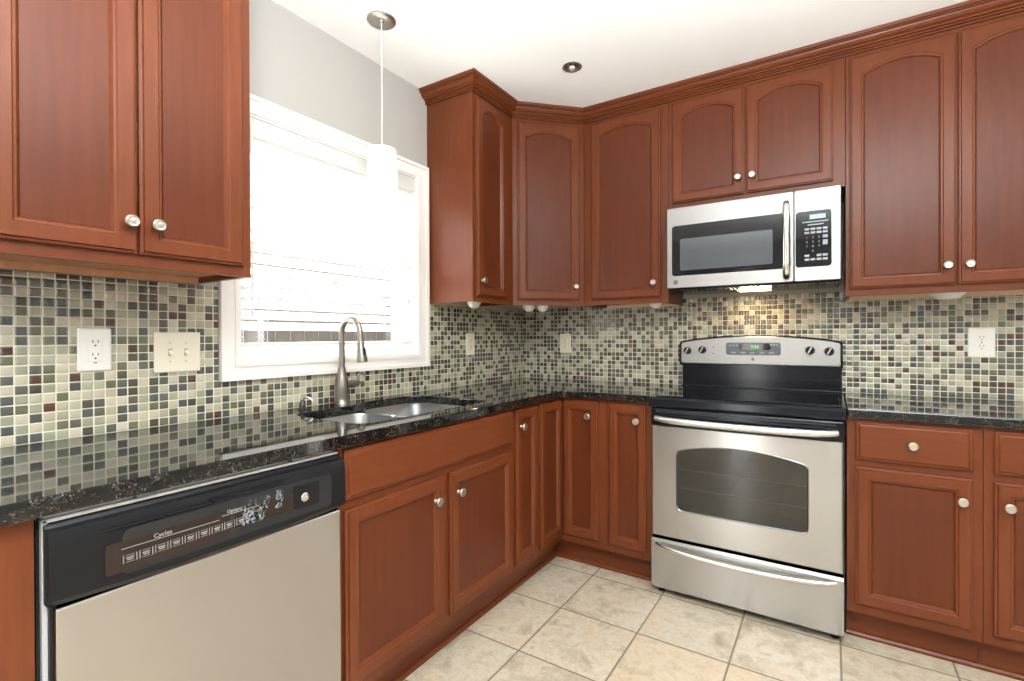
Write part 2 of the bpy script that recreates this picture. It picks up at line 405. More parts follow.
# ------------------------------------------------------------------ cabinets
G = .0003
def door_parts(parent, x0, z0, w, h, yf, arch=0, stile=.054, rail=.054, knob=None, mat=None, t=.019, name='door'):
    N = 14
    ox0, ox1, oz0, oz1 = stile, w-stile, rail, h-rail
    def inner(m_):
        P = [(ox0-m_, oz0-m_), (ox1+m_, oz0-m_)]
        if arch:
            c = (ox1-ox0)/2; Rr = (c*c+arch*arch)/(2*arch); zc = oz1-Rr; a = math.asin(min(1, (c+m_)/(Rr+m_)))
            for i in range(N+1):
                q = a-2*a*i/N; P.append((w/2+(Rr+m_)*sin(q), zc+(Rr+m_)*cos(q)))
        else:
            for i in range(N+1): P.append((ox1+m_-(ox1-ox0+2*m_)*i/N, oz1+m_))
        return P
    def outer(m_):
        return [(m_, m_), (w-m_, m_)]+[(w-m_-(w-2*m_)*i/N, h-m_) for i in range(N+1)]
    lay = [(outer(0), 0), (outer(0), t-.008), (outer(.003), t-.006), (outer(.007), t-.0055), (outer(.009), t),
           (inner(.014), t), (inner(.011), t-.0035), (inner(.006), t-.004), (inner(0), t-.012), (inner(0), 0)]
    m = MB(); m.loft([[(x, -y, z) for x, z in P] for P, y in lay], False, False)
    d = m.build(name, mat or CHERRY, parent, (x0, yf, z0))
    p = inner(-.0004)
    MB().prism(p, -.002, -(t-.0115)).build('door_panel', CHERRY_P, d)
    if knob: make_knob(d, knob[0]-x0, -t, knob[1]-z0)
    return d
def drawer_front(parent, x0, z0, w, h, yf, knob=None, t=.019, name='drawer'):
    m = MB()
    def rect(i): return [(i, i), (w-i, i), (w-i, h-i), (i, h-i)]
    m.loft([[(x, -y, z) for x, z in rect(i)] for i, y in ((0, 0), (0, t-.009), (.004, t-.006), (.009, t-.0055), (.013, t-.001), (.016, t))])
    d = m.build(name, CHERRY_H, parent, (x0, yf, z0))
    if knob: make_knob(d, knob[0]-x0, -t, knob[1]-z0)
    return d
KNOB_ME = None
def make_knob(parent, x, y, z):
    global KNOB_ME
    if KNOB_ME is None:
        m = MB(); m.lathe([(.0085, 0), (.0085, .002), (.0055, .005), (.005, .012), (.010, .015), (.0155, .018), (.0165, .0215), (.0155, .0245), (.0125, .0262), (.0118, .0258), (.006, .0268), (.0002, .027)], axis='y', n=20)
        o = m.build('knob', NICKEL, smooth=50); KNOB_ME = o.data; bpy.data.objects.remove(o)
    o = bpy.data.objects.new('knob', KNOB_ME); COL.objects.link(o); o.parent = parent; o.location = (x, y, z)
    return o
def place(side, a, b):
    """a<b : distance from the corner along the wall. Returns loc, rz; local x runs left to right as seen"""
    return ((0, -b+G, 0), pi/2) if side == 'L' else ((a+G, 0, 0), 0)
def lx(side, a, b, v): return (b-v if side == 'L' else v-a)-G
UZ0, UZ1, UD = 1.372, 2.432, .3046
def upper(side, a, b, z0, label, doors, group=None, z1=UZ1, dz0=None, rail_mat=None, arch=.034):
    loc, rz = place(side, a, b); w = b-a-2*G
    rail_mat = rail_mat or PLY
    t = thing('upper_cabinet', label, 'cabinet', loc, rz, group)
    m = MB(); D_ = UD-.019; y0 = -.002 if side == 'L' else -.002
    m.box(0, .016, -D_, y0, z0, z1); m.box(w-.016, w, -D_, y0, z0, z1); m.box(.016, w-.016, -D_, y0, z1-.016, z1)
    m.box(.016, w-.016, -.012, y0, z0+.0305, z1-.016)
    m.build('body', CHERRY, t)
    MB().box(.0165, w-.0165, -D_+.001, -.0135, z0+.018, z0+.03).build('bottom_panel', rail_mat, t)
    MB().box(.0165, w-.0165, -.013, -.0088 if z0 < 1.5 else -.003, z0-.004, z0+.0195).build('hanging_rail', rail_mat, t)
    m = MB()
    xs = [(lx(side, a, b, p), lx(side, a, b, q)) for p, q, _ in doors]; xs = [(min(p), max(p)) for p in xs]; sx = sorted(xs)
    dz0 = dz0 or z0+.03; dz1 = 2.402
    edges = [0]+[v for p in sx for v in (p[0]+.014, p[1]-.014)]+[w]
    for i in range(0, len(edges), 2): m.box(edges[i], edges[i+1], -UD, -D_-.0002, z0, z1)
    for p in xs:
        m.box(p[0]+.014, p[1]-.014, -UD, -D_-.0002, z0, dz0+.014); m.box(p[0]+.014, p[1]-.014, -UD, -D_-.0002, dz1-.014, z1)
    m.build('face_frame', CHERRY, t)
    for (p, q, kn), X in zip(doors, xs):
        kx = lx(side, a, b, kn)
        door_parts(t, X[0], dz0, X[1]-X[0], dz1-dz0, -UD-.0006, arch, knob=(kx, dz0+.077))
    return t
u1 = upper('L', 2.071, 2.665, 1.379, 'tall cherry wall cabinet with two doors left of the window', [(2.099, 2.362, 2.329), (2.368, 2.635, 2.387)], rail_mat=TAN)
m = MB()
u2 = upper('L', .6075, .965, UZ0, 'narrow cherry wall cabinet right of the window, its side panel facing the sink', [(.680, .945, .913)])
u3 = upper('B', .6075, 1.0915, UZ0, 'single door cherry wall cabinet between corner cabinet and microwave', [(.655, 1.052, 1.021)])
u4 = upper('B', 1.0925, 1.866, 1.854, 'short two door cherry wall cabinet directly above the microwave', [(1.114, 1.458, 1.434), (1.468, 1.822, 1.497)])
u5 = upper('B', 1.868, 2.645, 1.367, 'wide two door cherry wall cabinet right of the microwave', [(1.883, 2.236, 2.207), (2.242, 2.600, 2.273)])
# corner (diagonal) wall cabinet
DG = .606
t = thing('corner_wall_cabinet', 'diagonal corner cherry wall cabinet with one arched door', 'cabinet', (0, 0, 0))
u0_, fz = UD-.001, None
def corner_poly(i): return [(.002, -.002), (DG-G, -.002), (DG-G, -u0_+.0), (u0_, -DG+G), (.002, -DG+G)]
m = MB(); P = [(.002, -.002), (DG-.001, -.002), (DG-.001, -.285), (.285, -DG+.001), (.002, -DG+.001)]
m.loft([[(x, y, UZ0+.018) for x, y in P], [(x, y, UZ1) for x, y in P]]); m.build('body', CHERRY, t)
m = MB(); P2 = [(x*.985+.004, y*.985-.004) for x, y in P]; m.loft([[(x, y, UZ0+.012) for x, y in P2], [(x, y, UZ0+.0178) for x, y in P2]]); m.build('bottom_panel', PLY, t)
dl = math.hypot(DG-UD, DG-UD)
fr = MB()
dw0, dw1 = .032, dl-.032
fr.box(.002, dw0+.012, 0, .013, UZ0, UZ1); fr.box(dw1-.012, dl-.002, 0, .013, UZ0, UZ1)
fr.box(dw0+.012, dw1-.012, 0, .013, UZ0, 1.414); fr.box(dw0+.012, dw1-.012, 0, .013, 2.384, UZ1)
f = fr.build('face_frame', CHERRY, t, (UD, -DG, 0), (0, 0, R(45)))
dd = door_parts(t, 0, 0, dw1-dw0, 2.398-1.402, 0, .034, knob=(dw1-dw0-.031, .077))
dd.location = (UD+dw0*cos(R(45))+.0006*sin(R(45)), -DG+dw0*sin(R(45))-.0006*cos(R(45)), 1.402); dd.rotation_euler = (0, 0, R(45))

# crown moulding
prof = [(.0008, 2.4210), (.010, 2.4210), (.010, 2.4268), (.006, 2.4280), (.006, 2.4304), (.014, 2.4317), (.014, 2.4376), (.010, 2.4388), (.010, 2.4410), (.019, 2.4422), (.022, 2.4468), (.034, 2.4523), (.042, 2.4615), (.044, 2.4676), (.051, 2.4689), (.051, 2.4750), (.057, 2.4768), (.060, 2.4885), (.0008, 2.4885)]
def crown(path, pr=prof):
    m = MB(); path = [Vector(p) for p in path]; L = []
    for i, p in enumerate(path):
        d0 = (p-path[i-1]).normalized() if i else None; d1 = (path[i+1]-p).normalized() if i < len(path)-1 else None
        n0 = Vector((d0.y, -d0.x)) if d0 else None; n1 = Vector((d1.y, -d1.x)) if d1 else None
        if n0 is None: v = n1
        elif n1 is None: v = n0
        else:
            v = (n0+n1); v = v/ (1+n0.dot(n1))
        L.append([(p.x+v.x*o, p.y+v.y*o, z) for o, z in pr])
    return m.loft(L)
cr = crown([(.001, -.9655), (UD, -.9655), (UD, -DG-.0), (DG, -UD), (2.646, -UD)]).build('crown_moulding', CHERRY_H)
tag(cr, 'stepped cherry crown moulding along the tops of the wall cabinets', 'moulding')
crown([(UD, -2.666), (UD, -2.0705), (.001, -2.0705)]).build('crown', CHERRY_H, u1).matrix_parent_inverse = Matrix.LocRotScale(u1.location, u1.rotation_euler, None).inverted()

BD, BZ1, DFZ = .612, .878, .019
def base(side, a, b, label, doors=(), drawers=(), name='base_cabinet', group=None, dtop=.690, toe=True, body=True, z1=BZ1):
    """doors: (p, q, knob) ; drawers: (p, q, knob or None)"""
    loc, rz = place(side, a, b); w = b-a-2*G
    t = thing(name, label, 'cabinet', loc, rz, group)
    D_ = BD-.019
    m = MB()
    m.box(0, .016, -D_, -.012, .125, z1); m.box(w-.016, w, -D_, -.012, .125, z1); m.box(.016, w-.016, -D_, -.012, .125, .141); m.box(.016, w-.016, -.02, -.012, .141, z1)
    m.build('body', CHERRY, t)
    m = MB(); m.box(0, w, -BD, -D_-.0002, .125, z1)
    m.build('face_frame', CHERRY, t)
    if toe:
        MB().box(-G, w+G, -.541, -.52, .001, .1248).build('toe_kick', CHERRY_H, t)
    for p, q, kn in doors:
        x0, x1 = sorted((lx(side, a, b, p), lx(side, a, b, q)))
        st = .052 if x1-x0 > .25 else .046
        kz = dtop-.076
        door_parts(t, x0, .163, x1-x0, dtop-.163, -BD-.0006, 0, stile=st, rail=.054, knob=(lx(side, a, b, kn), kz) if kn else None)
    for p, q, kn in drawers:
        x0, x1 = sorted((lx(side, a, b, p), lx(side, a, b, q)))
        drawer_front(t, x0, .718, x1-x0, .148, -BD-.0006, (lx(side, a, b, kn), .792) if kn else None, name='drawer' if kn else 'false_drawer_front')
    return t
base('L', 1.083, 1.992, 'wide cherry sink base cabinet with two doors under a plain drawer front', [(1.100, 1.516, 1.477), (1.548, 1.978, 1.602)], [(1.095, 1.978, None)], name='sink_base_cabinet')
base('L', .870, 1.082, 'narrow cherry base cabinet with one door, between sink base and corner', [(.882, 1.065, 1.036)], dtop=.865)
base('B', .870, 1.0985, 'narrow cherry base cabinet with one door, against left side of the range', [(.885, 1.070, 1.031)], dtop=.865)
base('B', 1.8645, 2.257, 'cherry base cabinet with one drawer over one door, right beside the range', [(1.893, 2.230, 2.199)], [(1.893, 2.230, 2.063)])
base('B', 2.2585, 2.66, 'cherry base cabinet with drawer and door, cut off at photo right edge', [(2.284, 2.630, 2.318)], [(2.284, 2.630, 2.457)])
base('L', 2.630, 3.25, 'cherry base cabinet end stile left of the dishwasher', [(2.81, 3.20, 2.86)], [(2.81, 3.20, 3.0)])
# corner base cabinet : L-shaped, two leaves
t = thing('corner_base_cabinet', 'cherry corner base cabinet with a hinged two leaf door folding at the inside corner', 'cabinet', (0, 0, 0))
P = [(.012, -.012), (.869, -.012), (.869, -.593), (.593, -.593), (.593, -.869), (.012, -.869)]
m = MB(); m.loft([[(x, y, .125) for x, y in P], [(x, y, BZ1) for x, y in P]]); m.build('body', CHERRY, t)
m = MB(); m.box(.5932, .612, -.869, -.5935, .125, BZ1); m.box(.612, .869, -.612, -.5932, .125, BZ1); m.build('face_frame', CHERRY, t)
m = MB(); m.box(.5205, .541, -.869, -.541, .001, .1248); m.box(.541, .869, -.541, -.5205, .001, .1248); m.build('toe_kick', CHERRY_H, t)
d = door_parts(t, 0, 0, .212, .702, 0, 0, stile=.046); d.location = (.6126, -.846, .163); d.rotation_euler = (0, 0, pi/2)
d = door_parts(t, 0, 0, .190, .702, 0, 0, stile=.046, knob=(.190-.045, .629)); d.location = (.634, -.6126, .163)
# shoe moulding at the floor
sh = [(.0006, .0005), (.014, .0005), (.0135, .009), (.009, .016), (.0006, .019)]
struct(crown([(.541, -1.995), (.541, -.541), (1.0985, -.541)], sh).build('trim_1', CHERRY_H))
struct(crown([(1.8645, -.541), (2.66, -.541)], sh).build('trim_2', CHERRY_H))

# ------------------------------------------------------------------ worktops
CZ0, CZ1 = .8785, .914
def slab(outline, holes, z0, z1, name, label, bev=.004):
    bm = bmesh.new(); es = []
    for L in [outline]+holes:
        vs = [bm.verts.new((x, y, z0)) for x, y in L]
        es += [bm.edges.new((vs[i], vs[(i+1) % len(vs)])) for i in range(len(vs))]
    bmesh.ops.triangle_fill(bm, use_beauty=True, use_dissolve=True, edges=es)
    r = bmesh.ops.extrude_face_region(bm, geom=list(bm.faces))
    for v in r['geom']:
        if isinstance(v, bmesh.types.BMVert): v.co.z = z1
    m = MB(); m.bm.free(); m.bm = bm
    o = m.build(name, GRANITE)
    b = o.modifiers.new('eased_edge', 'BEVEL'); b.width = bev; b.segments = 2; b.limit_method = 'ANGLE'; b.angle_limit = R(50)
    return tag(o, label, 'worktop')
CT = .638
def arc(cx, cy, r, a0, a1, n=6): return [(cx+r*cos(R(a0+(a1-a0)*i/n)), cy+r*sin(R(a0+(a1-a0)*i/n))) for i in range(n+1)]
out = [(.0095, -.0095), (1.0985, -.0095), (1.0985, -CT)]+arc(CT+.03, -CT-.03, .03, 90, 180)+[(CT, -3.3), (.0095, -3.3)]
# sink cut-out: right bowl deeper than left bowl
SX0L, SX0R, SX1 = .15, .105, .548; SD0, SD1, SDM = 1.163, 1.849, 1.508
hole = (arc(SX0R+.09, -SD0-.09, .09, 90, 180)+[(SX0R, -SDM+.04), (SX0R+.012, -SDM+.005), (SX0L-.012, -SDM-.03), (SX0L, -SDM-.06)]+arc(SX0L+.07, -SD1+.07, .07, 180, 270)
        + arc(SX1-.07, -SD1+.07, .07, 270, 360)+arc(SX1-.045, -SD0-.045, .045, 0, 90))
slab(out, [hole], CZ0, CZ1, 'worktop', 'L-shaped black granite worktop holding the sink, running to left of the range')
slab([(1.8645, -.0095), (2.70, -.0095), (2.70, -CT), (1.8645, -CT)], [], CZ0, CZ1, 'worktop', 'short black granite worktop to the right of the range')

# sink
sk = thing('kitchen_sink', 'stainless undermount double bowl sink under the window', 'sink', (0, 0, .70))
def bowl(x0, x1, d0, d1, depth, r):
    cx, cy, hx, hy = (x0+x1)/2, -(d0+d1)/2, (x1-x0)/2, (d1-d0)/2
    zt = .8775-.70
    prof_ = [(.014, zt), (0, zt), (-.002, zt-.006), (-.008, zt-depth+.05), (-.014, zt-depth+.02), (-.03, zt-depth+.004), (-.06, zt-depth), (-.12, zt-depth-.004)]
    m = MB(); L = []
    for o_, z_ in prof_:
        L.append([(x, y, z_) for x, y in rr(hx+o_, hy+o_, max(r+o_*.6, .012), cx, cy, 6)])
    m.loft(L, False, True)
    o = m.build('bowl', STEEL_SINK, sk, smooth=40)
    s_ = o.modifiers.new('sheet', 'SOLIDIFY'); s_.thickness = .0012; s_.offset = 0
    mm = MB(); mm.lathe([(.038, 0), (.038, .003), (.03, .004), (.024, .001), (.005, .001)], (cx, cy, zt-depth-.003)); mm.build('drain', CHROME, o, smooth=40)
bowl(SX0R-.004, SX1+.004, SD0-.004, SDM-.006, .17, .055)
bowl(SX0L-.004, SX1+.004, SDM+.012, SD1+.004, .16, .065)

# faucet (spout towards the room, lever towards the corner)
fc = thing('kitchen_faucet', 'brushed nickel pull-down gooseneck faucet behind the sink', 'faucet', (.083, -1.571, CZ1))
MB().lathe([(.031, 0), (.031, .005), (.027, .010), (.0265, .03), (.028, .06), (.0275, .085), (.022, .115), (.0165, .14), (.0155, .155)], n=24).build('faucet_body', NICKEL_D, fc, smooth=45)
ar = .058; zc_ = .295
pts = [(0, 0, .15), (0, 0, .20), (0, 0, .25)]+[(ar-ar*cos(a), 0, zc_+ar*1.05*sin(a)) for a in [pi*i/14 for i in range(0, 14)]]
pts += [(2*ar+.0, 0, zc_-.005), (2*ar+.003, 0, zc_-.035)]
MB().tube(pts, .0125, 14).build('spout', NICKEL_D, fc, smooth=50)
sp = MB().tube([(2*ar+.002, 0, zc_-.03), (2*ar+.0035, 0, zc_-.045), (2*ar+.006, 0, zc_-.075), (2*ar+.010, 0, zc_-.105), (2*ar+.0115, 0, zc_-.116)], [.0135, .0145, .0175, .0215, .0205], 16).build('spray_head', NICKEL_D, fc, smooth=40)
MB().tube([(2*ar+.024, 0, zc_-.06), (2*ar+.030, 0, zc_-.085)], [(.004, .007), (.004, .007)], 8).build('spray_button', BLACKP, sp)
h_ = MB().lathe([(.016, -.0), (.019, .02), (.018, .04), (.019, .045), (.017, .062), (.012, .066)], (0, 0, 0), 'y', 16).build('lever_hub', NICKEL_D, fc, (0, .016, .085), (0, 0, pi), smooth=40)
ring = [(0, .10+.020*cos(a), .105+.020*sin(a)) for a in [2*pi*i/16 for i in range(17)]]
m = MB().tube([(0, .072, .09), (.006, .082, .094)], [.007, .005], 8); m.tube(ring, .0042, 8, False); m.build('lever', NICKEL_D, fc, smooth=60)
# soap dispenser
sd_ = thing('soap_dispenser', 'small dark soap dispenser with curved spout left of the faucet', 'dispenser', (.075, -1.747, CZ1)); sd_.scale = (.78, .78, .78)
MB().lathe([(.022, 0), (.022, .006), (.015, .010), (.0145, .032), (.011, .036), (.008, .05)], n=18).build('dispenser_base', plain('dark_bronze', srgb(70, 62, 58), .35, .7), sd_, smooth=45)
MB().tube([(0, 0, .045), (.002, .002, .056), (.018, .010, .062), (.036, .02, .055), (.046, .026, .040)], [.006, .006, .006, .005, .0045], 10).build('dispenser_spout', CHROME, sd_, smooth=60)

# ------------------------------------------------------------------ dishwasher (left run)
DA, DB = 1.996, 2.622
dw = thing('dishwasher', 'stainless dishwasher with black control panel, under the left worktop', 'dishwasher', *[(0, -DB, 0), pi/2])
w = DB-DA
MB().box(.006, w-.006, -.600, -.02, .10, .872).build('body', plain('white_tub_liner', srgb(225, 222, 216), .5), dw)
MB().box(.014, w-.004, -.634, -.6005, .115, .705, .004).build('door_panel', STEEL_DW, dw)
MB().box(.0, .0075, -.618, -.6005, .115, .866).build('door_edge', plain('white_door_edge', srgb(176, 176, 176), .4), dw)
MB().box(.0078, .0136, -.626, -.6005, .115, .712).build('dark_gap_strip', BLACKP, dw)  # black strip standing in for the dark gap between edge and door
MB().box(-.005, -.0003, -.606, -.03, .115, .866).build('side_gap_shade', BLACKP, dw)  # shade of the gap beside the cabinet, put in as a black strip
# console: top lip, recessed band, lower chin with bowed bottom edge
def console_profile(x):
    s_ = (x/w-.5)*2; bow = .010*(1-s_*s_)
    zb = .716-bow
    return [(-.6006, zb), (-.640, zb), (-.652, zb+.012), (-.650, zb+.10-bow*0), (-.648, .838), (-.645, .849), (-.630, .852), (-.625, .858), (-.6006, .858)]
m = MB(); n = 16
m.loft([[(x, y, z) for y, z in console_profile(x)] for x in [.002+(w-.004)*i/n for i in range(n+1)]])
con = m.build('control_console', BLACKP, dw, smooth=30)
# raised fascia with rounded ends and a pocket handle slot above
MB().loft([[(x, y, z) for x, z in rr(.235, .044, .012, w/2+.030, .778)] for y in (-.649, -.6535)]).build('fascia', plain('dark_fascia', srgb(26, 27, 30), .3, noise=.1), con)
m = MB()
m.loft([[(x, y, z) for x, z in rr(.115, .030, .006, .195, .771)] for y in (-.6534, -.6542)])
m.loft([[(x, y, z) for x, z in rr(.075, .022, .006, .392, .777)] for y in (-.6534, -.6541)])
m.build('button_window', plain('brown_black_gloss', srgb(30, 18, 16), .12), con)
m = MB(); m.box(.075, .275, -.6541, -.652, .826, .832, .0015); m.box(.275, .44, -.6541, -.652, .832, .838, .0015); m.box(.268, .282, -.6541, -.652, .826, .838, .001)
m.build('vent_slot', BLACK, con)
PRINT = plain('grey_print', srgb(150, 148, 146), .6)
for i in range(9):
    x = .119+i*.0268; z = .764+i*.0006
    m = MB()
    for zz in (z-.0065, z+.0065): m.box(x-.007, x+.007, -.6548, -.6543, zz-.0003, zz+.0003)
    for s_ in (-1, 1):
        m.box(x+s_*.0108-.0005, x+s_*.0108+.0005, -.6548, -.6543, z-.008, z+.008)
    m.box(x-.0065, x+.0065, -.6548, -.6543, z+.0008, z+.0026); m.box(x-.005, x+.005, -.6548, -.6543, z-.003, z-.0012)
    m.build('push_button', PRINT, con)
MB().box(.105, .285, -.6548, -.6543, .7845, .7855).build('print_line', PRINT, con)
MB().box(.29, .375, -.6548, -.6543, .7915, .7925).build('print_line', PRINT, con)
text('Cycles', .0125, con, (.175, -.6545, .788), FRONT, PRINT)
text('Options', .0105, con, (.318, -.6545, .795), FRONT, PRINT)
MB().loft([[(x, y, z) for x, z in rr(.036, .030, .004, w-.125, .782)] for y in (-.6534, -.656)]).build('knob_plate', BLACKP, con)
m = MB(); m.lathe([(.0105, 0), (.0115, .0015), (.0095, .003), (.007, .003), (.0065, .0018), (.0001, .0018)], (w-.131, -.656, .779), 'y', 20); m.tube([(w-.131, -.6578, .779), (w-.1275, -.6585, .779)], .0018, 6)
m.build('emblem', CHROME, con, smooth=40)
def film():
    t = NT('crinkled_clear_film'); tr = t.n('ShaderNodeBsdfTransparent'); nz = t.noise(t.coords((1, 1, .6)), 95, 4, .6); nz.node.inputs['Distortion'].default_value = 2.2
    t.set(Base_Color=srgb(176, 190, 200), Roughness=.2)
    f_ = t.ramp(nz, [(.50, (0, 0, 0, 1)), (.60, (.55, .55, .55, 1))]); mx = t.n('ShaderNodeMixShader')  # pale noise streaks paint the reflections on the film's wrinkles
    t.l(f_, mx.inputs[0]); t.l(tr.outputs[0], mx.inputs[1]); t.l(t.b.outputs[0], mx.inputs[2]); t.l(mx.outputs[0], t.t.nodes['Material Output'].inputs[0]); return t.m
FILM = film(); rnd = random.Random(3)
def crinkle(x0, x1, za, zb, lean):
    m = MB(); n, k = 14, 8; V = []
    for i in range(n+1):
        for j in range(k+1):
            x = x0+(x1-x0)*i/n+lean*j/k; z = za+(zb-za)*j/k+(rnd.random()-.5)*.003
            V.append(m.bm.verts.new((x, -.6556-rnd.random()*.0022, z)))
    for i in range(n):
        for j in range(k): m.bm.faces.new([V[i*(k+1)+j], V[(i+1)*(k+1)+j], V[(i+1)*(k+1)+j+1], V[i*(k+1)+j+1]])
    m.build('protective_film', FILM, con)
crinkle(.325, .385, .755, .812, .018); crinkle(.412, .432, .772, .816, .006)
for x in (.16, .50):
    MB().box(x-.018, x+.018, -.622, -.60, .8665, .8765, .001).build('mounting_bracket', plain('galvanised', srgb(120, 124, 130), .35, .8), dw)
MB().box(.002, w-.002, -.618, -.6005, .8605, .8665).build('top_strip', plain('aluminium_strip', srgb(222, 222, 222), .35, .5), dw)
MB().box(.004, w-.004, -.56, -.53, .002, .10).build('kick_plate', BLACKP, dw)

# ------------------------------------------------------------------ range
RA, RB = 1.102, 1.860; w = RB-RA
rg = thing('range', 'stainless and black electric range with glass cooktop and oven', 'range', (RA, 0, 0))
MB().box(.001, w-.001, -.632, -.03, .045, .893).build('body', BLACK, rg)
# feet
for x in (.035, w-.035):
    for y in (-.60, -.08): MB().lathe([(.016, 0), (.016, .01), (.010, .012), (.010, .045)], (x, y, .0005)).build('leg', BLACKP, rg)
# storage drawer
m = MB()
sec = [(-.6325, .035), (-.655, .035), (-.660, .040), (-.660, .250), (-.655, .262), (-.6325, .262)]
m.loft([[(x, y, z) for y, z in sec] for x in (.006, w-.006)])
dr = m.build('storage_drawer', STEEL, rg)
def bar(x0, x1, z0, dip, y0, yb, ra, rb, n=22):
    P = []
    for i in range(n+1):
        s_ = -1+2*i/n; e = 1-abs(s_)**10
        P.append((x0+(x1-x0)*i/n, y0-(yb)*e, z0+dip*(1-s_*s_)))
    return P, [(ra*(.75+.25*(1-abs(-1+2*i/n)**6)), rb*(.75+.25*(1-abs(-1+2*i/n)**6))) for i in range(n+1)]
P, Q = bar(.03, w-.03, .240, -.020, -.664, .026, .010, .011); MB().tube(P, Q, 12).build('handle', CHROME, dr, smooth=60)
# oven door
ox0, ox1, oz0, oz1 = .008, w-.008, .276, .785
def arch_open(m_):
    x0, x1, z0, za, rise = .125-m_, .632+m_, .410-m_, .674+m_, .036
    c = (x1-x0)/2; Rr = (c*c+rise*rise)/(2*rise); a = math.asin(c/Rr); mid = (x0+x1)/2
    rad = .022
    P = [(x0+rad-rad*cos(q), z0+rad-rad*sin(q)) for q in [pi/2*i/4 for i in range(5)]]
    P += [(x1-rad+rad*sin(q), z0+rad-rad*cos(q)) for q in [pi/2*i/4 for i in range(5)]]
    P += [(x1, za-.016), (x1-.003, za-.006)]
    for i in range(15):
        q = a*.95-2*a*.95*i/14
        P.append((mid+Rr*sin(q), za+rise-Rr+Rr*cos(q)))
    P += [(x0+.003, za-.006), (x0, za-.016)]
    return P
def proj_out(P, x0, x1, z0, z1):
    """matching points on the outer rectangle, by direction from the centre"""
    cx, cz = (x0+x1)/2, (z0+z1)/2; hx, hz = (x1-x0)/2, (z1-z0)/2; O = []
    for x, z in P:
        dx, dz = x-cx, z-cz; s_ = min(hx/abs(dx) if abs(dx) > 1e-6 else 1e9, hz/abs(dz) if abs(dz) > 1e-6 else 1e9)
        O.append([cx+dx*s_, cz+dz*s_])
    for X_, Z_ in ((x0, z0), (x1, z0), (x1, z1), (x0, z1)):
        k = min(range(len(O)), key=lambda i: (O[i][0]-X_)**2+(O[i][1]-Z_)**2); O[k] = [X_, Z_]
    return O
I = arch_open(0); O = proj_out(I, ox0, ox1, oz0, oz1)
def inset(O, e): return [(min(max(x, ox0+e), ox1-e), min(max(z, oz0+e), oz1-e)) for x, z in O]
m = MB()
m.loft([[(x, -.6325, z) for x, z in O], [(x, -.656, z) for x, z in O], [(x, -.661, z) for x, z in inset(O, .005)], [(x, -.661, z) for x, z in arch_open(.006)],
        [(x, -.664, z) for x, z in arch_open(.003)], [(x, -.660, z) for x, z in I], [(x, -.6325, z) for x, z in I]], False, False)
od = m.build('oven_door', STEEL, rg)
MB().prism(arch_open(-.0004), -.645, -.658).build('oven_window', OVENGLASS, od)
RACK = plain('bright_wire', srgb(225, 222, 215), .45, .3)
for zr in (.505, .590):
    MB().tube([(.128, -.6395, zr), (.629, -.6395, zr)], .0028, 8).build('oven_rack', RACK, od)
MB().box(ox0-.002, ox1+.002, -.662, -.6325, .7855, .862, .004).build('door_top_band', BLACK, od)
P, Q = bar(.028, w-.026, .818, -.006, -.664, .036, .012, .0145); MB().tube(P, Q, 14).build('handle', plain('satin_handle', srgb(222, 220, 217), .3, .85), od, smooth=60)
m = MB()
for z in (.846, .853): m.box(.03, w-.03, -.6635, -.6622, z, z+.003)
m.build('door_vent', plain('vent_grey', srgb(48, 52, 58), .3), od)
# cooktop
m = MB(); sec = [(-.0975, .894), (-.650, .894), (-.662, .868), (-.668, .870), (-.672, .878), (-.670, .905), (-.660, .915), (-.0975, .917)]
m.loft([[(x, y, z) for y, z in sec] for x in (-.0005, w+.0005)]); ck = m.build('cooktop_frame', BLACK, rg)
MB().box(.018, w-.018, -.632, -.12, .9172, .9192, .0008).build('glass_top', BLACKGLASS, ck)
RING = plain('burner_ring_print', srgb(60, 62, 66), .2)
for x, y, r in ((.20, -.49, .095), (.56, -.49, .11), (.20, -.24, .075), (.56, -.24, .085)):
    m = MB(); m.loft([[(x+q*cos(a), y+q*sin(a), .9194) for a in [2*pi*i/40 for i in range(40)]] for q in (r-.003, r)], False, False); m.build('burner_ring', RING, ck)
# backguard
def bg_poly(m_, zb, z0e, rise):
    x0, x1 = -.011+m_, w+.002-m_; P = [(x0, zb+.006), (x0+.006, zb), (x1-.006, zb), (x1, zb+.006), (x1-.001, z0e-.012), (x1-.006, z0e-.003)]
    for i in range(1, 16):
        s_ = 1-2*i/16; P.append(((x0+x1)/2+s_*((x1-x0)/2-.006), z0e+rise*(1-s_*s_)))
    P += [(x0+.006, z0e-.003), (x0+.001, z0e-.012)]
    return P
MB().box(.002, w-.002, -.075, -.012, .894, 1.040, .003).build('backguard_riser', BLACK, rg)
m = MB(); m.prism(bg_poly(0, 1.032, 1.168, .030), -.012, -.080); m.box(.004, w-.004, -.098, -.07, .905, .926, .003)
bg = m.build('backguard', BLACK, rg)
m = MB()
for e, y in ((.010, -.0795), (.010, -.086), (.013, -.088)):
    pass
m.loft([[(x, y, z) for x, z in bg_poly(e, 1.034+e, 1.170-e, .030)] for e, y in ((.009, -.0795), (.009, -.086), (.012, -.088))])
pn = m.build('control_panel', STEEL_MW, bg)
for x, z in ((.034, 1.113), (.113, 1.119), (.623, 1.121), (.704, 1.117)):
    m = MB(); m.lathe([(.021, 0), (.0205, .004), (.019, .016), (.017, .019), (.0001, .019)], axis='y', n=20)
    k = m.build('control_knob', BLACKP, pn, (x, -.0885, z), smooth=40)
    MB().box(-.0045, .0045, -.028, -.019, -.017, .017, .0025).build('knob_grip', CHROME, k, rot=(0, R(25), 0))
for x, z in ((.17, 1.135), (.17, 1.100)): MB().lathe([(.0035, 0), (.0035, .0012), (.0001, .0014)], (x, -.088, z), 'y', 10).build('indicator_light', SLOT, pn)
